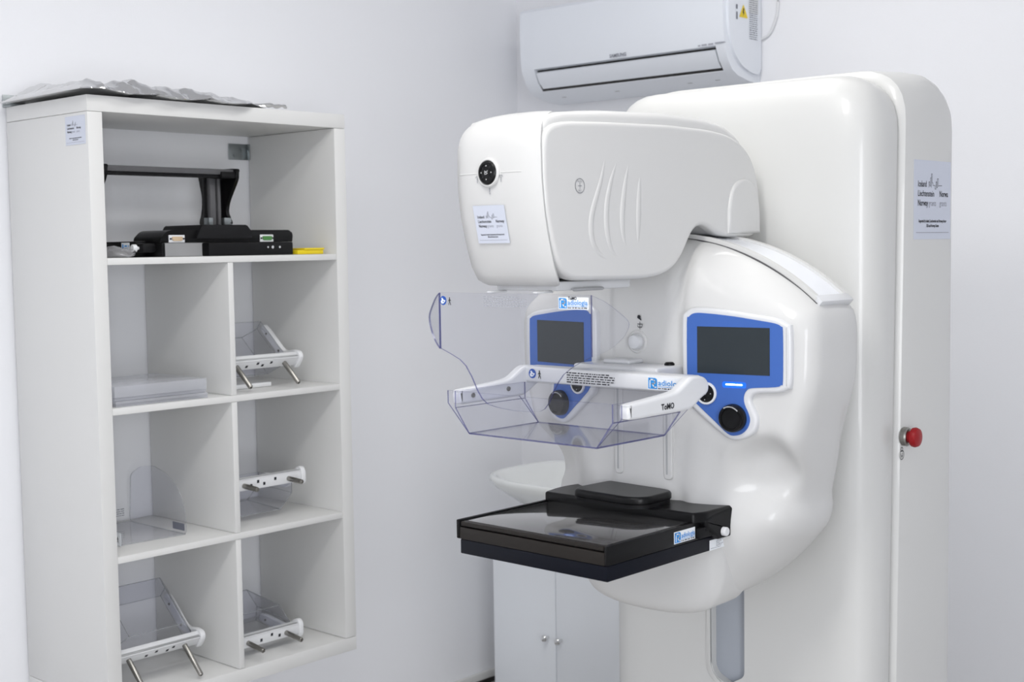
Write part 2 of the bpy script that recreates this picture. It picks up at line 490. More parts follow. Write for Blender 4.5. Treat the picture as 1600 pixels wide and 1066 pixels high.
for k in (1, 2, 3):
    put('shelf_board', box(B(), X0, SD-0.001, ST+0.0005, SW-ST-0.0005, ztop(k)-SB, ztop(k), 0.0008), lam_m, shelf)
for k in (1, 2, 3):
    put('divider', box(B(), X0, SD-0.002, SW/2-SB/2, SW/2+SB/2, ztop(k+1)+0.0006, ztop(k)-SB-0.0006, 0.0008), lam_m, shelf)
# wall brackets
bm = B(); box(bm, 0.004, 0.0075, 0.663, 0.7265, 1.772, 1.817, 0.001); box(bm, 0.0075, 0.02, 0.7235, 0.7268, 1.772, 1.817, 0.001)
for dy, dz in ((.018, .012), (.045, .03)):
    lathe(bm, [(0, .003), (.006, .003), (.005, .0), (.0, .0)], (0.0075, 0.663+dy, 1.772+dz), (1, 0, 0), 12)
put('wall_bracket', bm, zinc_m, shelf)
bm = B(); box(bm, 0.003, 0.0065, -0.004, 0.036, SZ+SH, 1.906, 0.001); box(bm, 0.003, 0.045, -0.004, 0.036, SZ+SH, SZ+SH+.003, 0.001)
put('wall_bracket', bm, zinc_m, shelf)
grant_sticker(shelf, Frame((0.293, -0.0003, 1.764), (1, 0, 0), (0, 0, 1)), 0.088, 0.066, 0.82)

# foil bag lying along the top
def foil():
    bm = B(); nx, ny = 44, 120
    rnd = random.Random(11)
    ridges = [(rnd.uniform(-1, 1), rnd.uniform(-1, 1), rnd.uniform(14, 46), rnd.uniform(0, 1), rnd.uniform(.4, 1)) for _ in range(9)]
    def tri(t): t = t % 1.0; return 1-abs(2*t-1)
    fine = [(rnd.uniform(-1, 1), rnd.uniform(-1, 1), rnd.uniform(60, 150), rnd.uniform(0, 1), rnd.uniform(.4, 1)) for _ in range(10)]
    def wf(x, y): return sum(a*(tri((dx*x+dy*y)*f/3+p)-.5) for dx, dy, f, p, a in fine)/3.0
    def wr(x, y):
        return sum(a*(tri((dx*x+dy*y)*f/3+p)-.5) for dx, dy, f, p, a in ridges)/3.0
    top, bot = [], []
    for j in range(ny+1):
        v = j/ny; y = -0.032+v*0.565
        rt_, rb = [], []
        xf = 0.420-0.06*max(0, v-.8)*5*v+0.007*(tri(v*5.3+.2)-.5)+0.004*(tri(v*13.7)-.5)
        for i in range(nx+1):
            u = i/nx; x = 0.035+u*(xf-0.035)
            env = (min(1, (1-u)*9)**.7)*(min(1, u*7)**.6)*(min(1, v*9)**.7)*(min(1, (1-v)*7)**.8)
            hg = 0.036*(1-0.72*v)*env
            w = wr(x, y)
            lift_ = 0.0075*max(0, 1-v*2.2)*(.4+.6*u)+0.007*(tri(y*7+.3)-.25)*max(0, (u-.8)/.2)
            z = 1.8790+hg*(1+.75*w)+max(-.002, lift_)+.0042*wf(x, y)*min(1, env*2)
            rt_.append(bm.verts.new((x+.004*w, y+.003*w, max(1.8778, z))))
            rb.append(bm.verts.new((x, y, max(1.8758, min(1.8772, 1.877)+max(0, lift_)*.9))))
        top.append(rt_); bot.append(rb)
    for j in range(ny):
        for i in range(nx):
            bm.faces.new((top[j][i], top[j][i+1], top[j+1][i+1], top[j+1][i]))
            bm.faces.new((bot[j][i], bot[j+1][i], bot[j+1][i+1], bot[j][i+1]))
    for j in range(ny):
        bm.faces.new((top[j][0], top[j+1][0], bot[j+1][0], bot[j][0]))
        bm.faces.new((top[j][nx], bot[j][nx], bot[j+1][nx], top[j+1][nx]))
    for i in range(nx):
        bm.faces.new((top[0][i], bot[0][i], bot[0][i+1], top[0][i+1]))
        bm.faces.new((top[ny][i], top[ny][i+1], bot[ny][i+1], bot[ny][i]))
    tw = crom([(0.34, .50, 1.8850), (.365, .535, 1.8875), (.362, .556, 1.886), (.370, .575, 1.8875), (.362, .592, 1.8830)], 4, False)
    tube(bm, tw, [.0065, .006, .005, .0055, .0065, .005, .0035, .0045, .0055, .006, .005, .003, .004, .005, .0045, .003, .0015], 7)
    return tag(put('foil_bag', bm, foil_m, None, 16), 'crumpled silver foil bag lying along the top of the shelving unit', 'bag')
foil()

# ------------------------------------------------------------------ things on the shelves
# black stereotactic stand in the wide top compartment
Z1 = ztop(1)
st = thing('black_imaging_stand', 'black medical stand with connectors and upright bracket in the wide top compartment', 'medical stand', (0.22, 0.36, Z1))
bm = B()
prism(bm, fillet([(.205, 1.536), (.205, 1.548), (.225, 1.567), (.60, 1.567), (.607, 1.556), (.607, 1.536)], [0, .012, .02, .01, .006, 0]), 'YZ', 0.235, 0.355, 0.004)
put('housing', bm, black_m, st)
put('lower_housing', box(B(), 0.325, 0.357, 0.342, 0.606, Z1+.0003, 1.5355, .003), blackm_m, st)
put('center_block', prism(B(), fillet([(.300, 1.546), (.318, 1.580), (.452, 1.580), (.468, 1.562), (.468, 1.546)], .004), 'YZ', .20, .366, .002), blackm_m, st)
put('foot', box(B(), .235, .357, .206, .216, Z1+.0003, 1.536, .002), black_m, st)
put('side_rail', box(B(), .03, .30, .170, .200, Z1+.0003, 1.541, .003), black_m, st)
bm = B(); box(bm, .285, .335, .168, .206, 1.513, 1.536, .006)
put('clip', bm, blackm_m, st)
lathe(B_ := B(), [(0, 0), (.004, 0), (.004, .006), (.0095, .008), (.0095, .016), (.008, .018), (0, .018)], (.315, .168, 1.524), (0, -1, 0), 20)
put('clip_knob', B_, white_m, st)
F = Frame((.238, .1695, 1.518), (1, 0, 0), (0, 0, 1))
bm = B(); fcard(bm, F, 0, .036, 0, .020); lb = put('logo_label', bm, paperw_m, st)
bm = B(); text(bm, 'R', F, .003, .005, .016, .9, mi=0, bold=.04); greeking(bm, F, .014, .010, .02, .006, .0009, 0); stroke(bm, F, [(.014, .007), (.033, .007)], .001)
put('lettering', bm, cyan_m, lb)
# connectors
for y0, y1, z0, z1, cm in ((.227, .272, 1.5365, 1.555, beige_m), (.500, .542, 1.5365, 1.555, green_m)):
    pl = put('connector', box(B(), .353, .357, y0, y1, z0, z1, .0008), lgrey_m if cm is green_m else bez_m, st)
    bm = B(); c = (y0+y1)/2
    prism(bm, fillet([(c-.013, z0+.004), (c+.013, z0+.004), (c+.015, z1-.004), (c-.015, z1-.004)], .003), 'YZ', .357, .361, .0006)
    put('socket', bm, cm, pl)
    bm = B()
    for s in (-1, 1): lathe(bm, [(0, .003), (.0022, .003), (.0022, 0), (0, 0)], (.357, c+s*.0185, (z0+z1)/2), (1, 0, 0), 8)
    puts('screw', bm, ink_m, pl)
for y_, r_ in ((.522, .0025), (.537, .004), (.560, .003)):
    put('screw', lathe(B(), [(0, .003), (r_, .003), (r_, 0), (0, 0)], (.357, y_, 1.5225), (1, 0, 0), 12), chrome_m, st)
# uprights
prof = [(.265, 1.722), (.262, 1.700), (.240, 1.668), (.222, 1.640), (.216, 1.612), (.226, 1.582), (.100, 1.582), (.106, 1.620), (.108, 1.66), (.098, 1.70), (.105, 1.726), (.25, 1.729)]
pc = [(p.x, p.y) for p in crom(prof, 4)]
for y in (.112, .497):
    put('side_plate', prism(B(), pc, 'XZ', y, y+.010, .0015), black_m, st)
bm = B(); box(bm, .225, .255, .122, .497, 1.712, 1.7265, .002)
put('cross_bar', bm, dgrey_m, st)
bm = B(); box(bm, .222, .250, .122, .497, 1.704, 1.7118, .001); box(bm, .2, .262, .455, .497, 1.703, 1.720, .002)
put('bar_underside', bm, blackm_m, st)
bm = B(); box(bm, .205, .222, .445, .462, 1.581, 1.711, .002); box(bm, .205, .222, .4685, .478, 1.581, 1.711, .002)
puts('upright_rail', bm, dgrey_m, st)
put('upright_core', box(B(), .195, .207, .440, .495, 1.580, 1.711, .001), black_m, st)
bm = B(); box(bm, .207, .230, .433, .446, 1.581, 1.601, .001); box(bm, .207, .232, .480, .502, 1.581, 1.601, .001)
puts('rail_bracket', bm, zinc_m, st)
# clear bag and yellow box
def bagm():
    bm = B(); rnd = random.Random(5); n = 9; R = []
    for j in range(n+1):
        v = j/n
        ring = []
        for k in range(12):
            a = 2*math.pi*k/12
            rr = (math.sin(math.pi*min(1, max(.05, v)))**.5)*(1+rnd.uniform(-.25, .25))
            ring.append(V((.27+.10*v, .110+.034*rr*math.cos(a), Z1+.0015+.014*(1-.4*v)*(rr*(1+math.sin(a))))))
        R.append(ring)
    return loft(bm, R)
tag(put('clear_bag', bagm(), bag_m, None, 70), 'crumpled clear plastic bag beside the black stand in the top compartment', 'bag')
yb = thing('yellow_box', 'small flat yellow box at the right end of the top compartment', 'box', (.33, .665, Z1))
put('box_body', box(B(), .305, .360, .618, .706, Z1+.0003, 1.5135, .002), yel_m, yb)
put('lid', box(B(), .303, .362, .640, .708, 1.5136, 1.519, .0015), yel_m, yb)

# stack of clear acrylic plates
Z2 = ztop(2)
zz = Z2+.0004
labs = ['clear acrylic plate at the bottom of the stack in the compartment under the black stand',
        'clear acrylic plate second from the bottom of the stack of plates',
        'clear acrylic plate third from the bottom of the stack of plates',
        'thick clear acrylic block on top of the stack of plates']
for i, (th, dy, dx) in enumerate(((.0065, .002, .0), (.0065, -.001, .004), (.0075, .0, -.003), (.0265, -.002, .002))):
    bm = box(B(), .14+dx, .372+dx, .056+dy, .313+dy, zz, zz+th, .0008)
    tag(put('acrylic_plate', bm, frost_m), labs[i], 'plate', 'stacked acrylic plates')
    zz += th+.0006

# spare compression paddles
def paddle(name, label, L, loc, tilt, pin, tray_d, tray_dir, alen=.17, holes=(-.035, -.008, .010, .035), drop=.03, rise=0.0, drop_b=0.0):
    r = thing(name, label, 'medical paddle', (0, 0, 0), 'spare compression paddles on the shelves')
    hx = L/2
    bar = B(); box(bar, -hx, hx, 0, .012, -.0155, .0155, .002)
    box(bar, -hx, hx, .0, .022, .0115, .0155, .001)
    fr = put('back_bar', bar, white_m, r)
    bm = B()
    for i, h in enumerate(holes):
        zo = (.004 if i % 2 else -.004)
        box(bm, h-.0035, h+.0035, -.0006, .004, zo-.004, zo+.004)
    puts('hole', bm, ink_m, fr)
    for s in (-1, 1):
        arm = crom([(-.006, -.017), (-.004, .014), (.010, .024), (.03, .014), (.055, .0-drop*.4), (.08, -drop+.012), (alen*.8, -drop+.013), (alen, -drop+.010), (alen+.004, -drop), (alen, -drop-.010), (alen*.6, -drop-.013), (.07, -drop-.014), (.03, -.020), (.006, -.024)], 4)
        x0 = s*(hx-.004); x1 = s*(hx+.010)
        ar = put('arm', rprism(B(), [(p.x, p.y) for p in arm], 'YZ', min(x0, x1), max(x0, x1), .003), white_m, r, 50)
        bm = B()
        for yy in (.075, alen*.85):
            lathe(bm, [(0, .0025), (.003, .0025), (.003, 0), (0, 0)], (x0, yy, -drop), (-s, 0, 0), 10)
        puts('screw', bm, steel_m, ar)
        px_ = s*(hx-.045)
        pn = lathe(B(), [(0, 0), (.0068, 0), (.0068, pin*.6), (.0064, pin*.61), (.0064, pin-.002), (.005, pin), (.003, pin), (.003, pin-.004), (0, pin-.004)], (px_, .0, -.002), (0, -1, 0), 16)
        put('pin', pn, steel_m, r)
    # clear tray between the arms
    bm = B(); t = .003; d = tray_dir*tray_d; zt = -drop
    y0, y1 = .035, alen+.012; xi, xo = hx-.045, hx-.007
    quad_sheet(bm, [(-xi, y0, zt+d), (xi, y0, zt+d), (xi, y1, zt+d), (-xi, y1, zt+d)], t)
    for s in (-1, 1):
        quad_sheet(bm, [(s*xi, y0, zt+d), (s*xi, y1, zt+d), (s*xo, y1, zt+d*.35), (s*xo, y0, zt+d*.35)], t)
        quad_sheet(bm, [(s*xo, y0, zt+d*.35), (s*xo, y1, zt+d*.35), (s*xo, y1, zt-.012*tray_dir), (s*xo, y0, zt-.012*tray_dir)], t)
    for yy in (y0, y1):
        quad_sheet(bm, [(-xi, yy, zt+d), (xi, yy, zt+d), (xo, yy, zt+d*.35), (xo, yy, zt-.012*tray_dir), (-xo, yy, zt-.012*tray_dir), (-xo, yy, zt+d*.35)], t)
    put('clear_tray', bm, [clear_m, edgeg_m], r)
    r.rotation_euler = (math.radians(tilt), 0, math.radians(90))
    r.location = loc
    return r
Z3, Z4 = ztop(3), ztop(4)
paddle('compression_paddle', 'white clear-tray paddle tipped forward on two steel pins, upper right small compartment', .245, (.308, .528, Z2+.064), 40, .078, .045, -1, holes=(-.045, -.012, .006, .032))
paddle('compression_paddle', 'white paddle resting level on its clear tray, right compartment second from the bottom', .235, (.325, .523, Z3+.106), 3, .058, .062, -1, holes=(-.050, -.028, -.008, .028))
paddle('compression_paddle', 'white paddle tipped up with clear tray behind, bottom left compartment', .25, (.308, .187, Z4+.074), 42, .094, .075, 1, holes=(-.030, -.004, .030, .045))
paddle('compression_paddle', 'white paddle lying flat with clear tray raised behind, bottom right compartment', .215, (.322, .514, Z4+.040), 7, .066, .085, 1, holes=(-.020, .014, .040), drop=.020)
tag(put('white_strip', box(B(), .250, .283, .395, .580, Z2+.0004, Z2+.0125, .003), white_m), 'flat white plastic strip lying under the tipped upper paddle', 'strip')

# spare clear face shield lying on its back
fs = thing('face_shield', 'spare clear face shield on its back with blue sign, left compartment second from bottom', 'face shield', (.17, .2, Z3))
bm = B()
quad_sheet(bm, [(.04, .108, Z3+.0022), (.285, .108, Z3+.0022), (.300, .285, Z3+.0022), (.04, .285, Z3+.0022)], .003)
fl = [(.302, Z3+.0008), (.304, Z3+.035), (.292, Z3+.085), (.262, Z3+.125), (.215, Z3+.150), (.16, Z3+.163), (.10, Z3+.155), (.05, Z3+.13), (.04, Z3+.0008)]
prism(bm, fillet(fl, .015, 3), 'XZ', .285, .288, 0, rim=1)
fl2 = [(.300, Z3+.0008), (.300, Z3+.034), (.262, Z3+.037), (.258, Z3+.06), (.23, Z3+.10), (.17, Z3+.13), (.09, Z3+.13), (.04, Z3+.10), (.04, Z3+.0008)]
prism(bm, fillet(fl2, .012, 3), 'XZ', .104, .107, 0, rim=1)
put('clear_sheet', bm, [clear_m, edgeg_m], fs)
F = Frame((.245, .2846, Z3+.010), (1, 0, 0), (0, 0, 1))
bm = B(); fcard(bm, F, 0, .052, 0, .018); put('grey_label', bm, mat('grey_label', (.17, .18, .22), .5), fs)
F = Frame((.255, .1035, Z3+.002), (1, 0, 0), (0, 0, 1))
bm = B(); fcard(bm, F, 0, .042, 0, .032); lb = put('sign_label', bm, paperw_m, fs)
sign_marks(lb, Frame(F.at(.012, .016), (1, 0, 0), (0, 0, 1)), .0085)
F = Frame((.045, .109, Z3+.004), (0, 1, 0), (-1, 0, .6))
bm = B()
for i in range(4): greeking(bm, Frame((.06, .288-.0, Z3+.02), (0, -1, 0), (0, 0, 1)), .03, .004+i*.0055, .09, .003, .0, 0)
put('print_lines', bm, inkg_m, fs)

# ------------------------------------------------------------------ air conditioner on the back wall
ac = thing('air_conditioner', 'white split air conditioner mounted high in the corner of the back wall', 'air conditioner', (.59, 1.80, 1.99))
body = [(1.888, 2.282), (1.70, 2.282), (1.690, 2.272), (1.688, 2.20), (1.690, 2.12), (1.696, 2.088), (1.720, 2.084), (1.748, 2.030), (1.738, 2.018), (1.765, 2.006), (1.83, 1.993), (1.888, 1.990)]
put('body', prism(B(), body, 'YZ', .250, .955, 0), ac_m, ac, 30)
ends = [(1.888, 2.282), (1.70, 2.282), (1.690, 2.272), (1.688, 2.20), (1.690, 2.12), (1.697, 2.082), (1.714, 2.047), (1.736, 2.020), (1.765, 2.006), (1.83, 1.993), (1.888, 1.990)]
put('end_panel', prism(B(), ends, 'YZ', .197, .2503, .0), ac_m, ac, 30)
put('end_panel', prism(B(), ends, 'YZ', .9547, .985, .0), ac_m, ac, 30)
put('air_outlet', prism(B(), [(1.712, 2.088), (1.722, 2.092), (1.752, 2.030), (1.742, 2.018), (1.726, 2.040)], 'YZ', .249, .956), acd_m, ac)
lv = [(1.6995, 2.0745), (1.7145, 2.046), (1.7335, 2.0275), (1.741, 2.033), (1.722, 2.052), (1.708, 2.079)]
put('louver', prism(B(), lv, 'YZ', .256, .949, .0), ac_m, ac, 30)
put('panel_seam', box(B(), .955, .9855, 1.6905, 1.70, 2.0935, 2.0965), inkl_m, ac)
cap = crom([(1.706, 2.275), (1.704, 2.18), (1.710, 2.12), (1.735, 2.07), (1.775, 2.035), (1.83, 2.016), (1.880, 2.014), (1.880, 2.275)], 4)
put('side_cap', prism(B(), fillet([(1.706, 2.276), (1.704, 2.18), (1.710, 2.12), (1.735, 2.068), (1.775, 2.034), (1.83, 2.016), (1.880, 2.014), (1.880, 2.276)], .02, 4), 'YZ', .984, .993, .003), ac_m, ac)
bm = B()
for x, y, z in ((.30, 1.79, 2.0025), (.52, 1.79, 2.0025), (.80, 1.79, 2.0025), (.90, 1.79, 2.0025)): box(bm, x-.008, x+.008, y-.004, y+.004, z-.002, z)
puts('underside_clip', bm, greyp_m, ac)
F = Frame((.569, 1.6886, 2.092), (1, 0, 0), (0, 0, 1))
bm = B(); text(bm, 'SAMSUNG', F, 0, 0, .0145, .98, 'LEFT', .0008, 0, .03)
put('lettering', bm, inkg_m, ac)
bm = B(); F = Frame((.898, 1.6886, 2.090), (1, 0, 0), (0, 0, 1)); greeking(bm, F, 0, 0, .056, .007)
put('small_print', bm, inkl_m, ac)
F = Frame((.9932, 1.0, 0), (0, 1, 0), (0, 0, 1))
bm = B()
fpoly(bm, F, fillet([(.760, 2.173), (.806, 2.173), (.783, 2.212)], .003, 2), .0006, 0)
fpoly(bm, F, [(.781, 2.200), (.787, 2.200), (.784, 2.188), (.788, 2.188), (.779, 2.177), (.782, 2.186), (.778, 2.186)], .0009, 1)
put('warning_triangle', bm, [yelw_m, ink_m], ac)
bm = B()
greeking(bm, Frame((.9932, 1.752, 2.165), (0, 0, 1), (0, -1, 0)), 0, 0, .045, .012)
put('small_print', bm, inkg_m, ac)
F = Frame((.9932, 1.815, 2.12), (0, 1, 0), (0, 0, 1))
bm = B(); frect(bm, F, -.002, .048, .070, .155, .0004, 1)
for i in range(26): greeking(bm, F, 0, .150-i*.0062, .044, .0036)
put('rating_label', bm, [inkg_m, lgrey_m], ac)
cb = crom([(.985, 1.884, 2.12), (1.02, 1.884, 2.135), (1.045, 1.884, 2.19), (1.047, 1.884, 2.26), (1.03, 1.884, 2.33), (1.00, 1.884, 2.36)], 6, False)
tag(put('cable', tube(B(), cb, .0042, 8), white_m), 'thin white cable looping on the wall beside the air conditioner', 'cable')

# ------------------------------------------------------------------ vanity and wash basin behind the unit
va = thing('vanity_cabinet', 'white two-door vanity cabinet below the wash basin behind the machine', 'cabinet', (.495, 1.69, 0))
put('carcass', box(B(), .233, .757, 1.502, 1.872, 0.045, .585, .002), vani_m, va)
put('plinth', box(B(), .243, .747, 1.53, 1.872, 0, .0448), greyp_m, va)
for x0, x1, kx in ((.232, .4955, .466), (.4985, .760, .520)):
    d = put('door', box(B(), x0, x1, 1.484, 1.5015, .050, .583, .002), vani_m, va)
    kn = lathe(B(), [(0, 0), (.005, 0), (.005, .012), (.010, .016), (.011, .022), (.008, .027), (0, .028)], (kx, 1.484, .294), (0, -1, 0), 20)
    put('knob', kn, chrome_m, d)
def basin():
    bm = B(); N = 56
    def ring(s, z, dy=0):
        pts = []
        for k in range(N):
            a = 2*math.pi*k/N
            c_, s_ = math.cos(a), math.sin(a)
            x = .482+.306*s*math.copysign(abs(c_)**.75, c_)
            if s_ < 0: y = 1.64+.235*s*-(abs(s_)**.8)
            else: y = 1.64+.232*s*(abs(s_)**.35)
            pts.append(V((x, y+dy, z)))
        return pts
    R = [ring(.40, .5855, .06), ring(.46, .60, .055), ring(.56, .64, .045), ring(.70, .685, .03), ring(.84, .72, .015), ring(.95, .747, .005), ring(1.0, .768), ring(1.0, .778), ring(.985, .784), ring(.955, .785), ring(.90, .780, -.004), ring(.78, .745, -.01), ring(.60, .715, -.012), ring(.3, .703, -.01), ring(.06, .7012, -.01)]
    return loft(bm, R)
tag(put('wash_basin', basin(), ceram_m, None, 60), 'white ceramic wash basin on the vanity, partly hidden behind the machine', 'basin')

# ------------------------------------------------------------------ mammography unit
mm = thing('mammography_unit', 'large white mammography machine standing in front of the corner', 'medical machine', (XM, .95, 0))
def MX(pts): return [(XM+a, b) for a, b in pts]
def rrect(w, z0, z1, r, n=7):
    return fillet([(-w, z0), (w, z0), (w, z1), (-w, z1)], [0.0001, 0.0001, r*1.35, r*1.35], n)

# column front cover: rounded front, slot cut out of it
def column_front():
    rings = []
    for y, ins in ((None, .004), (.862, .0), (.835, .003), (.812, .014), (.797, .034), (.789, .062), (.787, .10)):
        pts = rrect(.33-ins, 0.012, 1.852-ins*.9, .085)
        rg = []
        for a, b in pts:
            yy = y if y is not None else .872+.045*b/1.86
            rg.append(V((XM+a, yy, b)))
        rings.append(rg)
    return loft(B(), rings)
def boolean_cut(o, cutter_bm):
    me = bpy.data.meshes.new('cutter'); bmesh.ops.recalc_face_normals(cutter_bm, faces=cutter_bm.faces)
    bmesh.ops.translate(cutter_bm, verts=cutter_bm.verts, vec=-ORIG[o.name])
    cutter_bm.to_mesh(me); cutter_bm.free()
    c = bpy.data.objects.new('cutter', me); COL.objects.link(c); c.location = o.parent.location
    md = o.modifiers.new('slot', 'BOOLEAN'); md.operation = 'DIFFERENCE'; md.object = c; md.solver = 'EXACT'
    dg = bpy.context.evaluated_depsgraph_get(); dg.update()
    nm = bpy.data.meshes.new_from_object(o.evaluated_get(dg))
    o.modifiers.clear(); bpy.data.objects.remove(c)
    o.data = nm
    finish(nm, 38)
cf = put('column_cover', column_front(), shell2_m, mm)
slot = fillet([(-.043, .578), (.0, .560), (.043, .585), (.043, 1.15), (-.043, 1.15)], [.03, .005, .012, .02, .02], 5)
boolean_cut(cf, prism(B(), MX(slot), 'XZ', .70, .810))
put('slot_back', prism(B(), MX([(-.08, .5), (.08, .5), (.08, 1.2), (-.08, 1.2)]), 'XZ', .8085, .8105), slotb_m, mm)
put('slot_lip', prism(B(), MX(fillet([(-.053, .57), (.0, .549), (.001, .556), (-.043, .578), (-.043, .80), (-.053, .80)], [.03, 0, 0, .022, 0, 0], 5)), 'XZ', .7835, .79, .002), shell2_m, mm)
put('cover_seam', box(B(), XM-.001, XM+.001, .786, .79, .015, .556), greyp_m, mm)
# rear cover
def column_rear():
    rings = []
    for y, ins, zt in ((.879, .020, 1.842), (.881, .009, 1.858), (.887, .002, 1.865), (.897, 0, 1.867), (1.0, 0, 1.868), (1.045, 0, 1.863), (1.085, 0, 1.853), (1.12, .001, 1.836), (1.143, .003, 1.815), (1.153, .006, 1.795), (1.156, .012, 1.775)):
        rings.append([V((XM+a, y + (.045*(b/1.86) if y < .93 else .02*(b/1.86)*(1 if y < 1.01 else 0)), b)) for a, b in rrect(.338-ins, 0.012, zt, .080-.045*max(0, min(1, (y-.95)/.1)))])
    return loft(B(), rings)
put('rear_cover', column_rear(), shell2_m, mm)
put('joint_shade', loft(B(), [[V((XM+a, y+.045*b/1.86, b)) for a, b in rrect(.317, .02, 1.838, .08)] for y in (.860, .895)]), dgrey_m, mm)  # dark grey filler standing in for the shadow line between the covers
put('base_plate', box(B(), XM-.33, XM+.33, .74, 1.17, 0, .0115, .003), greyp_m, mm)
bm = B()
for z in (1.685, .925): lathe(bm, [(0, .001), (.007, .001), (.0085, 0), (0, 0)], (XM+.319, .848, z), (.8, -.6, 0), 16)
puts('screw_cap', bm, shell_m, mm)
# stickers and emergency stop on the column's right side
grant_sticker(mm, Frame((XM+.3382, .962, 1.518), (0, 1, 0), (0, 0, 1)), .172, .163, 0.80, True)
es = put('stop_ring', lathe(B(), [(0, 0), (.0195, 0), (.0195, .009), (.017, .012), (0, .012)], (XM+.338, .925, 1.116), (1, 0, 0), 28), steel_m, mm)
put('stop_button', lathe(B(), [(0, .01), (.012, .01), (.012, .018), (.0195, .020), (.0205, .026), (.018, .032), (.010, .035), (0, .0355)], (XM+.338, .925, 1.116), (1, 0, 0), 28), red_m, es)
F = Frame((XM+.3383, .915, 1.079), (0, 1, 0), (0, 0, 1))
bm = B()
for r0 in (.0095,):
    stroke(bm, F, circ(r0, 20)+[(r0, 0)], .0012); stroke(bm, F, [(-.004, -.002), (-.004, .003)], .0014); stroke(bm, F, [(.004, -.002), (.004, .003)], .0014)
    stroke(bm, F, circ(.0045, 10, 0, .011, 0, 180), .0012); stroke(bm, F, [(-.006, .0075), (.006, .0075)], .0012); stroke(bm, F, circ(.003, 8, 0, -.005, 0, 180), .0012)
put('stop_symbol', bm, ink_m, mm)

# gantry: a sculpted shield-shaped body
half = [(0, 1.528), (.05, 1.5256), (.10, 1.5183), (.15, 1.506), (.20, 1.4878), (.25, 1.4637), (.30, 1.4322), (.338, 1.4025), (.354, 1.386), (.361, 1.355), (.361, 1.31), (.357, 1.25), (.338, 1.18), (.317, 1.105), (.300, 1.052), (.293, 1.020), (.2955, .997), (.290, .966), (.268, .935), (.240, .902), (.205, .868), (.165, .836), (.125, .814), (.085, .802), (.04, .795), (0, .793)]
def resample(pts, n):
    P = [V(p) for p in pts]
    L = [0]
    for a, b in zip(P[:-1], P[1:]): L.append(L[-1]+(b-a).length)
    out = []
    for i in range(n):
        t = L[-1]*i/n
        k = max(j for j in range(len(L)) if L[j] <= t+1e-9); k = min(k, len(P)-2)
        q = (t-L[k])/(L[k+1]-L[k]); out.append(P[k].lerp(P[k+1], q))
    return out
def gantry():
    right = crom(half, 4, False)
    full = right+[V((-p.x, p.y)) for p in reversed(right[1:-1])]
    O = resample(full+[full[0]], 200)
    C = V((0, 1.17))
    def sst(a, b, t):
        t = max(0, min(1, (t-a)/(b-a))); return t*t*(3-2*t)
    def yf(p):
        a = abs(p.x)
        y = .486 + .150*max(0, a-.115)
        y += .010*math.exp(-((a-.088)/.014)**2)          # soft valley either side of the middle strip
        return y
    def scoop(p):
        a = abs(p.x); dx, dz = a-.243, p.y-1.072
        ca, sa = math.cos(.62), math.sin(.62)
        u = dx*ca-dz*sa*-1*-1; v = dx*sa+dz*ca
        u = dx*ca-dz*sa; v = dx*sa+dz*ca
        q = (u/.052)**2+(v/.082)**2
        d = math.exp(-q**(1.25+1.4*sst(-.01, .05, v)))
        return .040*d*(1+.3*sst(-.06, .08, v))
    fr = [.05, .12, .2, .28, .36, .44, .50, .55, .60, .64, .68, .72, .755, .79, .82, .85, .875, .90, .92, .94, .955, .968, .979, .988, .995, 1.0]
    rings = []
    for f in fr:
        rg = []
        for o in O:
            p = C+(o-C)*f
            ang = math.atan2(o.x, o.y-C.y); ca = math.cos(ang)
            topw = sst(.45, .9, ca); botw = sst(.35, .9, -ca)
            low = sst(.02, .5, -ca)*(1-.45*sst(.82, 1, -ca))
            r0 = .90-.26*topw-.24*low
            D = .040+.048*topw+.080*low
            s = max(0, (f-r0)/(1-r0))
            y = yf(p)+D*(1-math.sqrt(max(0, 1-s*s*.999)))+scoop(p)
            rg.append(V((XM+p.x, y, p.y)))
        rings.append(rg)
    last = rings[-1]
    for t, k in ((.12, 0), (.30, 0), (.45, .006), (.56, .016), (.64, .032), (.71, .060), (.77, .10), (.81, .15)):
        rings.append([V((XM+(q.x-XM)*(1-k), q.y+(.786-q.y)*t, C.y+(q.z-C.y)*(1-k*(.30 if q.z > C.y else 1)))) for q in last])
    return loft(B(), rings)
put('gantry_body', gantry(), shell_m, mm, 50)
# lower cover under the breast support, ahead of the gantry's face
def lower_cover():
    prof = [(.1765, .965), (.1768, .93), (.1765, .90), (.173, .864), (.160, .829), (.131, .805), (.075, .793), (0, .790)]
    rr = crom(prof, 5, False); full = rr+[V((-p.x, p.y)) for p in reversed(rr[:-1])]
    C = V((0, .90)); rings = []
    for f, d in ((.1, 0), (.4, 0), (.6, .001), (.75, .004), (.86, .009), (.93, .016), (.965, .022), (.985, .027), (.996, .031), (1.0, .036)):
        rings.append([V((XM+(C+(o-C)*f).x, .462+d+.020*abs((o*f).x/.178)**2, (C+(o-C)*f).y)) for o in full])
    rings.append([V((q.x, .60, q.z+.002)) for q in rings[-1]])
    return loft(B(), rings)
put('lower_cover', lower_cover(), shell_m, mm, 50)
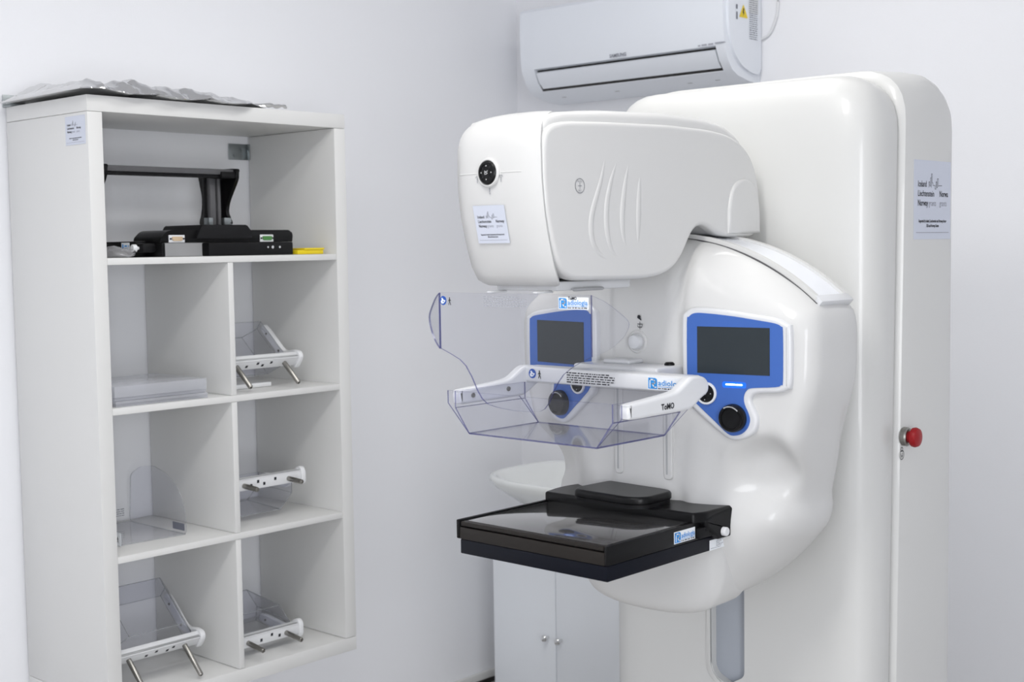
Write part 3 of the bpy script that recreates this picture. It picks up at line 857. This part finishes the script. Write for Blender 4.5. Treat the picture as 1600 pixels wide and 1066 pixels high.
# curved track on top of the gantry in which the tube arm swings
def arcring(bm, r0, r1, y0, y1, a0, a1, n=40, zc=1.010):
    rings = []
    for k in range(n+1):
        a = math.radians(a0+(a1-a0)*k/n); s, c_ = math.sin(a), math.cos(a)
        rings.append([V((XM+r*s, y, zc+r*c_)) for r, y in ((r0, y0), (r1, y0), (r1, y1), (r0, y1))])
    return loft(bm, rings)
for y0, y1 in ((.574, .587), (.680, .694)):
    put('track_rail', arcring(B(), .512, .5275, y0, y1, -40.0, 40.0), shell_m, mm)
put('track_gap', arcring(B(), .512, .5195, .5722, .5738, -40.8, 40.8), dgrey_m, mm)
for q in (-1, 1):
    bm = arcring(B(), .512, .5285, .5745, .6935, q*39.4, q*41.4, 4)
    bmesh.ops.bevel(bm, geom=bm.edges[:], offset=.0015, segments=2, profile=.5, affect='EDGES', clamp_overlap=True)
    put('track_end', bm, bez_m, mm)
put('track_strip', arcring(B(), .512, .5225, .5872, .6798, -39.38, 39.38), trk_m, mm)

# control panels on the two wings
def wing(a, b, h, s):      # a along x, b = z, h = height above the wing's face
    return V((XM+s*a, .486+.150*(a-.115)-h, b))
def wprism(bm, pts, s, h0, h1, bev=0.0, seg=3, mi=0):
    return rprism(bm, pts, '', h0, h1, bev, seg, 0, lambda p, t: wing(p[0], p[1], t, s), mi)
blue_o = [(.1173, 1.3652), (.1214, 1.3775), (.1334, 1.385), (.1596, 1.3848), (.2112, 1.3802), (.2617, 1.3734), (.2926, 1.3687), (.3049, 1.3631), (.3086, 1.3526), (.3086, 1.2646), (.3049, 1.2562), (.295, 1.2516), (.2489, 1.2477), (.2376, 1.2423), (.2325, 1.2313), (.2337, 1.217), (.2413, 1.2006), (.2444, 1.1876), (.2399, 1.1729), (.2285, 1.1613), (.2131, 1.1567), (.199, 1.16), (.1744, 1.1809), (.1391, 1.2106), (.1246, 1.2258), (.118, 1.2489)]
bez_o = [(.1043, 1.3649), (.1121, 1.3871), (.1334, 1.3959), (.1856, 1.393), (.2492, 1.3844), (.2926, 1.3781), (.3135, 1.3691), (.3232, 1.3553), (.3232, 1.2606), (.3147, 1.2472), (.2975, 1.2405), (.259, 1.2374), (.2464, 1.2308), (.2451, 1.2188), (.2539, 1.2013), (.2576, 1.186), (.2526, 1.1665), (.2361, 1.1534), (.2131, 1.147), (.1925, 1.1529), (.1587, 1.1775), (.1258, 1.205), (.108, 1.235)]
def dense(p): return [(q.x, q.y) for q in crom(p, 3)]
for s in (1, -1):
    pn = put('control_panel', wprism(B(), dense(bez_o), s, -.02, .010, .006, 3), bez_m, mm)
    put('panel_face', wprism(B(), dense(blue_o), s, .005, .0112), blue_m, pn)
    put('screen', wprism(B(), [(.1388, 1.360), (.2836, 1.360), (.2836, 1.272), (.1388, 1.272)], s, .009, .0118), screen_m, pn)
    sl = put('status_lens', wprism(B(), fillet([(.190, 1.2465), (.237, 1.2465), (.237, 1.2575), (.190, 1.2575)], .004, 3), s, .009, .0116), ledg_m, pn)
    put('status_light', wprism(B(), fillet([(.197, 1.2513), (.230, 1.2513), (.230, 1.2540), (.197, 1.2540)], .001, 2), s, .009, .0123), led_m, pn)
    nrm = V((.150*s, -1, 0)).normalized()
    def wlathe(pr, a, b, seg=28): return lathe(B(), pr, wing(a, b, .011, s), nrm, seg)
    ja, jb = .157, 1.2338
    bm = wlathe([(0, 0), (.0215, 0), (.0215, .003), (.0205, .0042), (.0175, .0042), (.0168, .002), (0, .002)], ja, jb)
    jg = put('jog_ring', bm, white_m, pn)
    bm = wlathe([(0, .001), (.0168, .001), (.0168, .0035), (.015, .0055), (.008, .0055), (.0075, .0045), (.0, .0045)], ja, jb)
    put('jog_pad', bm, black_m, jg)
    Fj = Frame(wing(ja, jb, .0112+.0055, s), V((1, .150*s, 0)), (0, 0, 1))
    bm = B()
    for k in range(4):
        a = math.pi/2*k; c_, s_ = math.cos(a), math.sin(a); q = [(.0112, -.0012), (.0134, 0), (.0112, .0012)]
        fpoly(bm, Fj, [(x*c_-y*s_, x*s_+y*c_) for x, y in q], .0004)
    stroke(bm, Fj, [(-.002, -.002), (-.002, .002), (.001, .0), (-.001, -.001)], .0008, -.0004); stroke(bm, Fj, [(.0015, -.002), (.003, .002)], .0008, -.0004)
    put('jog_marks', bm, lgrey_m, jg)
    ka, kb = .2119, 1.190
    kb_ = put('rotary_knob', wlathe([(0, 0), (.0265, 0), (.0265, .006), (.0255, .012), (.0235, .0145), (.020, .0145), (.0185, .012), (0, .0115)], ka, kb, 36), black_m, pn)
    Fk = Frame(wing(ka, kb, .0112+.0142, s), V((1, .150*s, 0)), (0, 0, 1))
    bm = B(); stroke(bm, Fk, circ(.0222, 14, 0, 0, 45, 118), .0022, .0008)
    put('knob_marker', bm, lgrey_m, kb_)
# centre of the gantry: push knob, symbol, guide slots, carriage
kn = put('knob_ring', lathe(B(), [(0, .0), (.0235, .0), (.0235, .002), (.021, .004), (.0185, .004), (.0165, .002), (0, .002)], (XM-.008, .487, 1.325), (0, -1, 0), 32), shell_m, mm)
put('push_knob', lathe(B(), [(0, .002), (.0150, .002), (.0150, .010), (.013, .0145), (.007, .0165), (0, .017)], (XM-.008, .487, 1.325), (0, -1, 0), 32), bez_m, kn)
F = Frame((XM-.001, .4845, 1.372), (1, 0, 0), (0, 0, 1))
bm = B()
fpoly(bm, F, [(-.006, .0), (-.002, -.002), (.003, -.005), (.0045, -.004), (.002, .0), (.002, .004), (-.001, .006), (-.005, .005)])
stroke(bm, F, [(-.005, -.012), (.006, -.012)], .0013); stroke(bm, F, [(.0005, -.008), (.0005, -.022)], .0012); stroke(bm, F, [(-.005, -.015), (-.004, -.018), (.005, -.018), (.006, -.013)], .0011)
put('knob_symbol', bm, ink_m, mm)
for s in (-1, 1):
    x = XM+s*.060+.004
    g = put('guide_slot', rprism(B(), fillet([(x-.010, 1.058), (x+.010, 1.058), (x+.010, 1.275), (x-.010, 1.275)], .009, 5), 'XZ', .4835, .495, 0, 3, .0018), shell_m, mm)
    put('slot_gap', prism(B(), fillet([(x-.0035, 1.068), (x+.0005, 1.068), (x+.0005, 1.27), (x-.0035, 1.27)], .001, 2), 'XZ', .4830, .4845), greyp_m, g)
bm = B(); box(bm, XM-.108, XM+.098, .405, .495, 1.252, 1.284, .006, 3); box(bm, XM-.060, XM+.005, .44, .495, 1.283, 1.292, .004, 3)
cg = put('paddle_carriage', bm, bez_m, mm)
put('release_cap', lathe(B(), [(0, 0), (.010, 0), (.010, .004), (.007, .007), (0, .007)], (XM+.080, .470, 1.283), (0, 0, 1), 20), black_m, cg)
bm = B()
for k in range(9): box(bm, XM-.085+k*.018, XM-.075+k*.018, .4042, .4055, 1.2545, 1.2575)
puts('carriage_vent', bm, inkg_m, cg)

# tube head and arm
side = [(.262, 1.734), (.455, 1.739), (.58, 1.737), (.645, 1.731), (.695, 1.716), (.728, 1.692), (.750, 1.658), (.761, 1.612), (.762, 1.565), (.758, 1.542), (.746, 1.530), (.725, 1.5275), (.66, 1.5285), (.622, 1.5300), (.603, 1.5335), (.590, 1.5410), (.576, 1.5490), (.558, 1.5535), (.538, 1.552), (.520, 1.540), (.505, 1.518), (.490, 1.495), (.470, 1.477), (.445, 1.464), (.410, 1.456), (.352, 1.4525), (.170, 1.4545), (.146, 1.459), (.128, 1.474), (.117, 1.494), (.104, 1.53), (.091, 1.58), (.086, 1.63), (.086, 1.69), (.092, 1.711), (.106, 1.722), (.15, 1.729)]
def offs(pts, d):
    out = []; n = len(pts)
    for i in range(n):
        a, b, c_ = V(pts[i-1]), V(pts[i]), V(pts[(i+1) % n])
        t = ((b-a).normalized()+(c_-b).normalized()).normalized()
        out.append((b.x+t.y*d, b.y-t.x*d))
    return out
ss0 = [(p.x, p.y) for p in resample(side+[side[0]], 110)]
def headcore():
    rings = []
    
    for x in (-.092, -.090, -.084, -.07, -.045, -.02, 0, .02, .045, .07, .084, .090, .092):
        e = .010*(1-math.sqrt(max(0, 1-max(0, (abs(x)-.082)/.0101)**2)))
        rg = []
        for y, z in inset(ss0, .004+e):
            if z > 1.66: z += ((z-1.66)/.075)*(.0235+.010*(1-(x/.092)**2)*min(1, max(0, (y-.1)/.2)))
            if y < .2 and z < 1.70: y += .012
            rg.append(V((XM+x, y, z)))
        rings.append(rg)
    return loft(B(), rings)
put('tube_arm', headcore(), shell_m, mm, 45)
def even_outline(pts, n, it):
    P = resample(list(pts)+[pts[0]], n)
    for _ in range(it):
        P = [(P[i-1]+P[i]*2+P[(i+1) % n])/4 for i in range(n)]
    return [(p.x, p.y) for p in P]
ss = even_outline(side, 170, 4)
for s in (1, -1):
    x0, x1 = sorted((XM+s*.072, XM+s*.1005))
    sp = put('arm_side_cover', rprism(B(), ss, 'YZ', x0, x1, .0085, 5), shell_m, mm, 50)
    hump = fillet([(.640, 1.535), (.640, 1.585), (.655, 1.632), (.700, 1.650), (.742, 1.632), (.755, 1.585), (.755, 1.535)], [0, .02, .03, .03, .03, .02, 0], 5)
    x0, x1 = sorted((XM+s*.095, XM+s*.106))
    put('pivot_cover', rprism(B(), hump, 'YZ', x0, x1, .006, 4), shell_m, sp, 50)
    bm = B()
    for e in ([(.257, 1.685), (.240, 1.630), (.214, 1.570), (.213, 1.530), (.231, 1.503), (.268, 1.487)], [(.292, 1.675), (.270, 1.633), (.256, 1.587), (.256, 1.542), (.268, 1.508), (.292, 1.490)], [(.323, 1.669), (.309, 1.623), (.301, 1.576), (.302, 1.536), (.315, 1.505)], [(.355, 1.647), (.350, 1.600), (.348, 1.554), (.347, 1.513)]):
        c_ = crom([(a, b, 0) for a, b in e], 6, False); n = len(c_)
        tube(bm, [V((XM+s*.0992, p.x, p.y)) for p in c_], [.0075*math.sin(math.pi*min(.97, max(.03, k/(n-1))))**.7+.0003 for k in range(n)], 10, 1.0, 0, (1, 0, 0))
    for v in bm.verts: v.co.x = XM+s*(.0995+(s*(v.co.x-XM)-.0992)*.36)
    puts('embossed_rib', bm, shell_m, sp, 60)
F = Frame((XM+.1006, .181, 1.619), (0, 1, 0), (0, 0, 1))
bm = B(); stroke(bm, F, circ(.0125, 28)+[(.0125, 0)], .0011); stroke(bm, F, [(-.005, 0), (.005, 0)], .001); stroke(bm, F, [(0, -.005), (0, .005)], .001)
text(bm, 'FOCAL', F, 0, .0062, .0046, .8, 'CENTER', .0006); text(bm, 'SPOT', F, 0, -.0098, .0046, .8, 'CENTER', .0006)
put('focal_mark', bm, inkg_m, mm)
def lerp_tab(t, z):
    def lin(z):
        for (z0, a), (z1, b) in zip(t[:-1], t[1:]):
            if z0 <= z <= z1: return a+(b-a)*(z-z0)/(z1-z0)
        return t[0][1]+(z-t[0][0])*(t[1][1]-t[0][1])/(t[1][0]-t[0][0]) if z < t[0][0] else t[-1][1]+(z-t[-1][0])*(t[-1][1]-t[-2][1])/(t[-1][0]-t[-2][0])
    k = .0035 if (z < 1.47 or z > 1.735) else .010
    return sum(lin(z+k*(i-4)/4)*(5-abs(i-4)) for i in range(9))/25
YB = [(1.446, .140), (1.455, .127), (1.48, .113), (1.53, .098), (1.58, .087), (1.63, .082), (1.69, .082), (1.71, .087), (1.725, .096), (1.738, .113), (1.746, .138), (1.750, .16)]
YC = [(1.446, .128), (1.455, .110), (1.48, .095), (1.53, .079), (1.58, .068), (1.63, .062), (1.68, .062), (1.705, .068), (1.722, .078), (1.736, .094), (1.745, .118), (1.750, .143)]
WD = [(1.446, .080), (1.449, .089), (1.456, .095), (1.48, .098), (1.6, .0995), (1.68, .0985), (1.70, .0965), (1.717, .0925), (1.731, .086), (1.741, .077), (1.747, .066), (1.750, .054)]
def headfront():
    rings = []
    zs = [1.446, 1.449, 1.456, 1.466, 1.48, 1.51, 1.54, 1.57, 1.60, 1.63, 1.66, 1.685, 1.70, 1.708, 1.715, 1.721, 1.727, 1.732, 1.737, 1.741, 1.745, 1.748, 1.750]
    for z in zs:
        w, yb, yc = lerp_tab(WD, z), lerp_tab(YB, z), lerp_tab(YC, z)
        rg = []
        for k in range(33):
            u = -1+2*k/32; uu = math.copysign(1-(1-abs(u))**1.6, u)
            rg.append(V((XM+w*uu, yc+(yb-yc)*abs(uu)**4, z)))
        rg += [V((XM+w*.98, yb+.006, z)), V((XM+w*.9, yb+.010, z)), V((XM-w*.9, yb+.010, z)), V((XM-w*.98, yb+.006, z))]
        rings.append(rg)
    return loft(B(), rings)
hf = put('tube_head_front', headfront(), shell_m, mm, 50)
def hy(z, a=0.0): 
    return lerp_tab(YC, z)+(lerp_tab(YB, z)-lerp_tab(YC, z))*abs(a/lerp_tab(WD, z))**4
bm = B()
for a0, a1 in ((-.088, -.028), (.022, .070)):
    n = 12
    tube(bm, [(XM+a0+(a1-a0)*k/n, hy(1.642, a0+(a1-a0)*k/n)+.0008, 1.6425) for k in range(n+1)], [.0004]+[.0016]*(n-1)+[.0004], 8)
puts('crease', bm, shell_m, hf)
bm = lathe(B(), [(0, -.006), (.0255, -.006), (.0255, .002), (.0235, .004), (.0215, .004), (.0205, .002), (0, .002)], (XM-.003, .0615, 1.643), (0, -1, 0), 36)
br = put('button_ring', bm, shell_m, hf)
bm = lathe(B(), [(0, .001), (.0205, .001), (.0205, .004), (.0185, .0065), (.0150, .0065), (.0145, .005), (.0085, .005), (.008, .006), (0, .006)], (XM-.003, .0615, 1.643), (0, -1, 0), 36)
put('button_pad', bm, black_m, br)
F = Frame((XM-.003, .0555, 1.643), (1, 0, 0), (0, 0, 1))
bm = B()
for k in range(4):
    a = math.pi/2*k; c_, s_ = math.cos(a), math.sin(a)
    fpoly(bm, F, [(x*c_-y*s_, x*s_+y*c_) for x, y in [(.0108, -.0014), (.0132, 0), (.0108, .0014)]], .0008)
    a += math.pi/4; c_, s_ = math.cos(a), math.sin(a)
    stroke(bm, F, [(.009*c_, .009*s_), (.0142*c_, .0142*s_)], .0009, .0012, 1)
stroke(bm, F, [(-.003, -.003), (-.003, .003), (.0, 0), (.003, .003)], .0011, .0008); stroke(bm, F, [(-.0005, -.003), (.003, -.001)], .0011, .0008)
put('button_marks', bm, [lgrey_m, ink_m], br)
bm = B()
def hp(a, z): return Frame((XM+a, hy(z, a)-.0008, z), (1, 0, 0), (0, 0, 1))
for a, f in ((-.030, -1), (.026, 1)):
    F = hp(a, 1.631); stroke(bm, F, [(f*.004, .004), (f*.002, .0065), (-f*.003, .0065), (-f*.005, .003)], .0009); stroke(bm, F, [(0, .004), (0, -.004)], .0012)
F = hp(-.003, 1.611); stroke(bm, F, [(0, .005), (0, -.001)], .0014); stroke(bm, F, [(0.0006, -.003), (.0006, -.0045)], .0014)
put('direction_marks', bm, inkg_m, hf)
slant = V((0, -.20, 1.0)).normalized()
zs_ = 1.522
grant_sticker(hf, Frame((XM-.046, hy(zs_)-.0022, zs_), (1, 0, 0), (0, hy(1.588)-hy(zs_), .066)), .074, .067, 0.82)
# plate under the head that carries the face shield
bm = B(); box(bm, XM-.072, XM+.072, .150, .36, 1.437, 1.4535, .003)
put('shield_slide', bm, lgrey_m, mm)
bm = tube(B(), [(XM+.079, .185, 1.4385), (XM+.079, .19, 1.4385), (XM+.079, .265, 1.4385), (XM+.079, .27, 1.4385)], [.003, .006, .006, .003], 10, .55)
put('slide_lever', bm, greyp_m, mm)

# breast support table
bt = put('support_table', box(B(), XM-.177, XM+.177, .1515, .512, .938, .9655, .002), navy_m, mm)
bm = B(); box(bm, XM-.177, XM+.177, .160, .512, .9658, .9995, .0015)
put('table_frame', bm, black_m, mm)
put('table_front', box(B(), XM-.1765, XM+.1715, .150, .161, .9662, .9888, .001), brown_m, mm)
put('table_lip', box(B(), XM-.1735, XM+.170, .150, .166, .9918, .9996, .0012), brown_m, mm)
put('table_top', box(B(), XM-.168, XM+.166, .163, .42, .9985, 1.0003, .0006), carbon_m, mm)
bm = B(); box(bm, XM-.186, XM-.1775, .1502, .50, .966, 1.0022, .002); box(bm, XM+.1715, XM+.1785, .1502, .50, .9665, 1.0008, .002)
puts('table_rail', bm, black_m, mm)
rb = [(-.186, .404), (.178, .404), (.190, .43), (.190, .545), (-.186, .545), (-.200, .47)]
bm = rprism(B(), MX(fillet(rb, [.008, .006, .012, .012, .012, .03], 6)), 'XY', .9998, 1.0185, .005, 4, 0)
put('table_riser', bm, black_m, mm)
bm = B(); rprism(bm, fillet([(.470, .960), (.545, .960), (.545, 1.0165), (.525, 1.0175), (.445, 1.010), (.425, 1.002), (.43, .990)], [.003, .003, .015, .01, .02, .008, .01], 4), 'YZ', XM+.170, XM+.192, .005, 3)
put('side_clamp', bm, blackm_m, mm)
pd = fillet([(-.080, .368), (.062, .362), (.090, .385), (.088, .480), (-.085, .490), (-.092, .40)], [.03, .03, .02, .03, .012, .03], 5)
put('chin_pad', rprism(B(), MX(pd), 'XY', 1.0255, 1.0410, .006, 4, .003), black_m, mm)
put('pad_base', prism(B(), MX(inset(pd, .003)), 'XY', 1.0180, 1.0258), blackm_m, mm)
bm = B(); box(bm, XM+.178, XM+.188, .412, .475, .969, .990, .003); box(bm, XM+.178, XM+.190, .43, .538, .980, .992, .004)
lev = put('clamp_lever', bm, blackm_m, mm)
put('clamp_knob', lathe(B(), [(0, 0), (.004, 0), (.004, .006), (.0085, .008), (.0085, .016), (.0075, .0175), (0, .0175)], (XM+.185, .482, .9745), (1, 0, 0), 20), white_m, lev)
radiologia(mm, Frame((XM+.1786, .344, .971), (0, 1, 0), (0, 0, 1)), .066, .022)
F = Frame((XM+.1775, .459, .9385), (0, 1, 0), (0, 0, 1))
bm = B(); fcard(bm, F, 0, .050, 0, .0195); lb = put('serial_label', bm, paperw_m, mm)
bm = B()
for i in range(5): greeking(bm, F, .022, .0155-i*.0024, .024-(i % 3)*.006, .0016)
greeking(bm, F, .004, .003, .034, .0014)
put('lettering', bm, inkg_m, lb)

# ------------------------------------------------------------------ compression paddle fitted to the unit
cp = thing('compression_paddle', 'large white paddle with clear tray fitted to the machine above the black table', 'medical paddle', (XM, .28, 1.166))
bm = B(); box(bm, XM-.200, XM+.200, .358, .403, 1.246, 1.2770, .005, 3)
bar = put('back_bar', bm, white_m, cp)
armp = [(.170, 1.240), (.176, 1.2455), (.24, 1.250), (.305, 1.2555), (.330, 1.265), (.352, 1.2765), (.372, 1.2785), (.398, 1.274), (.410, 1.262), (.408, 1.246), (.385, 1.235), (.360, 1.222), (.330, 1.2185), (.25, 1.2180), (.180, 1.2180), (.170, 1.225)]
ap = [(p.x, p.y) for p in crom(armp, 4)]
for s in (-1, 1):
    x0, x1 = sorted((XM+s*.190, XM+s*.212))
    ar = put('arm', rprism(B(), ap, 'YZ', x0, x1, .006, 4), white_m, cp, 50)
    bm = B()
    for yy, zz_ in ((.205, 1.233), (.305, 1.2365)):
        lathe(bm, [(0, .003), (.0045, .003), (.0045, 0), (0, 0)], (XM+s*.190, yy, zz_), (-s, 0, 0), 12)
    puts('screw', bm, steel_m, ar)
F = Frame((XM+.2123, .262, 1.2275), (0, 1, 0), (0, 0, 1))
bm = B(); text(bm, 'ToMO', F, 0, 0, .0145, .95, 'LEFT', .0006, 0, .03)
put('handwriting', bm, ink_m, cp)
def tray():
    bm = B(); t = .003
    zb, zm, zt_ = 1.168, 1.222, 1.246; xi, xo = .153, .187; y0, y1 = .156, .352
    xo = .2075
    def P(x, y, z): return (XM+x, y, z)
    quad_sheet(bm, [P(-xi, y0, zb), P(xi, y0, zb), P(xi, y1, zb), P(-xi, y1, zb)], t)
    for s in (-1, 1):
        quad_sheet(bm, [P(s*xi, y0, zb), P(s*xi, y1, zb), P(s*.188, y1, 1.214), P(s*.188, y0, 1.214)], t)
        quad_sheet(bm, [P(s*.188, y0, 1.214), P(s*.188, y1, 1.214), P(s*.188, y1, 1.246), P(s*.188, y0, 1.246)], t)
    for yy, zt2 in ((y0, zt_), (y1, 1.246)):
        quad_sheet(bm, [P(-xi, yy, zb), P(xi, yy, zb), P(xo, yy, zm), P(xo, yy, zt2), P(-xo, yy, zt2), P(-xo, yy, zm)], t)
    return bm
put('clear_tray', tray(), [clear_m, edge_m], cp, 30)
Fb = lambda a, z: Frame((XM+a, .3578, z), (1, 0, 0), (0, 0, 1))
sign_marks(cp, Fb(-.172, 1.2635), .0095)
bm = B()
for i in range(5): greeking(bm, Fb(-.083, 1.2690-i*.0045), 0, 0, .118-(.012 if i in (0, 4) else 0), .0030)
put('print_lines', bm, ink_m, cp)
radiologia(cp, Fb(.112, 1.2495), .086, .0235)

# ------------------------------------------------------------------ face shield hung below the tube head
sh = thing('face_shield', 'clear face shield with blue sign hanging below the tube head of the machine', 'face shield', (XM, .13, 1.226))
YS = .112; W_ = .180
def shield():
    bm = B(); t = .0035
    front = [(-W_, 1.433), (W_, 1.433), (W_, 1.330), (.154, 1.3185), (.136, 1.309), (.118, 1.297), (.106, 1.283), (.096, 1.268), (.085, 1.247), (.074, 1.2345), (.062, 1.229), (.030, 1.2265), (-.001, 1.2265), (-.038, 1.2295), (-.062, 1.234), (-.076, 1.243), (-.087, 1.257), (-.100, 1.280), (-.115, 1.300), (-.130, 1.311), (-.152, 1.320), (-W_, 1.330)]
    quad_sheet(bm, [(XM+a, YS, b) for a, b in front], t)
    for s in (-1, 1):
        fl = crom([(0, 1.432), (.022, 1.422), (.045, 1.405), (.060, 1.391), (.062, 1.380), (.052, 1.362), (.033, 1.345), (.015, 1.335), (0, 1.329)], 4, False)
        quad_sheet(bm, [(XM+s*(W_+.0012+p.x*.895), YS+p.x*.446, p.y) for p in fl], t)
    return bm
ssd = put('clear_sheet', shield(), [clear_m, edge_m], sh, 20)
Fs = lambda a, z: Frame((XM+a, YS-.0020, z), (1, 0, 0), (0, 0, 1))
sign_marks(sh, Fs(-.1685, 1.4185), .0085)
bm = B()
for i in range(5): greeking(bm, Fs(-.066, 1.4265-i*.0040), 0, 0, .104-(.016 if i == 0 else 0), .0020)
put('print_lines', bm, inkl_m, sh)
radiologia(sh, Fs(.110, 1.4085), .066, .0205, tomo=True)
bm = B(); box(bm, XM-.060, XM-.050, YS-.0005, .155, 1.4335, 1.4368, .001); box(bm, XM+.05, XM+.06, YS-.0005, .155, 1.4335, 1.4368, .001)
puts('hanger', bm, lgrey_m, sh)
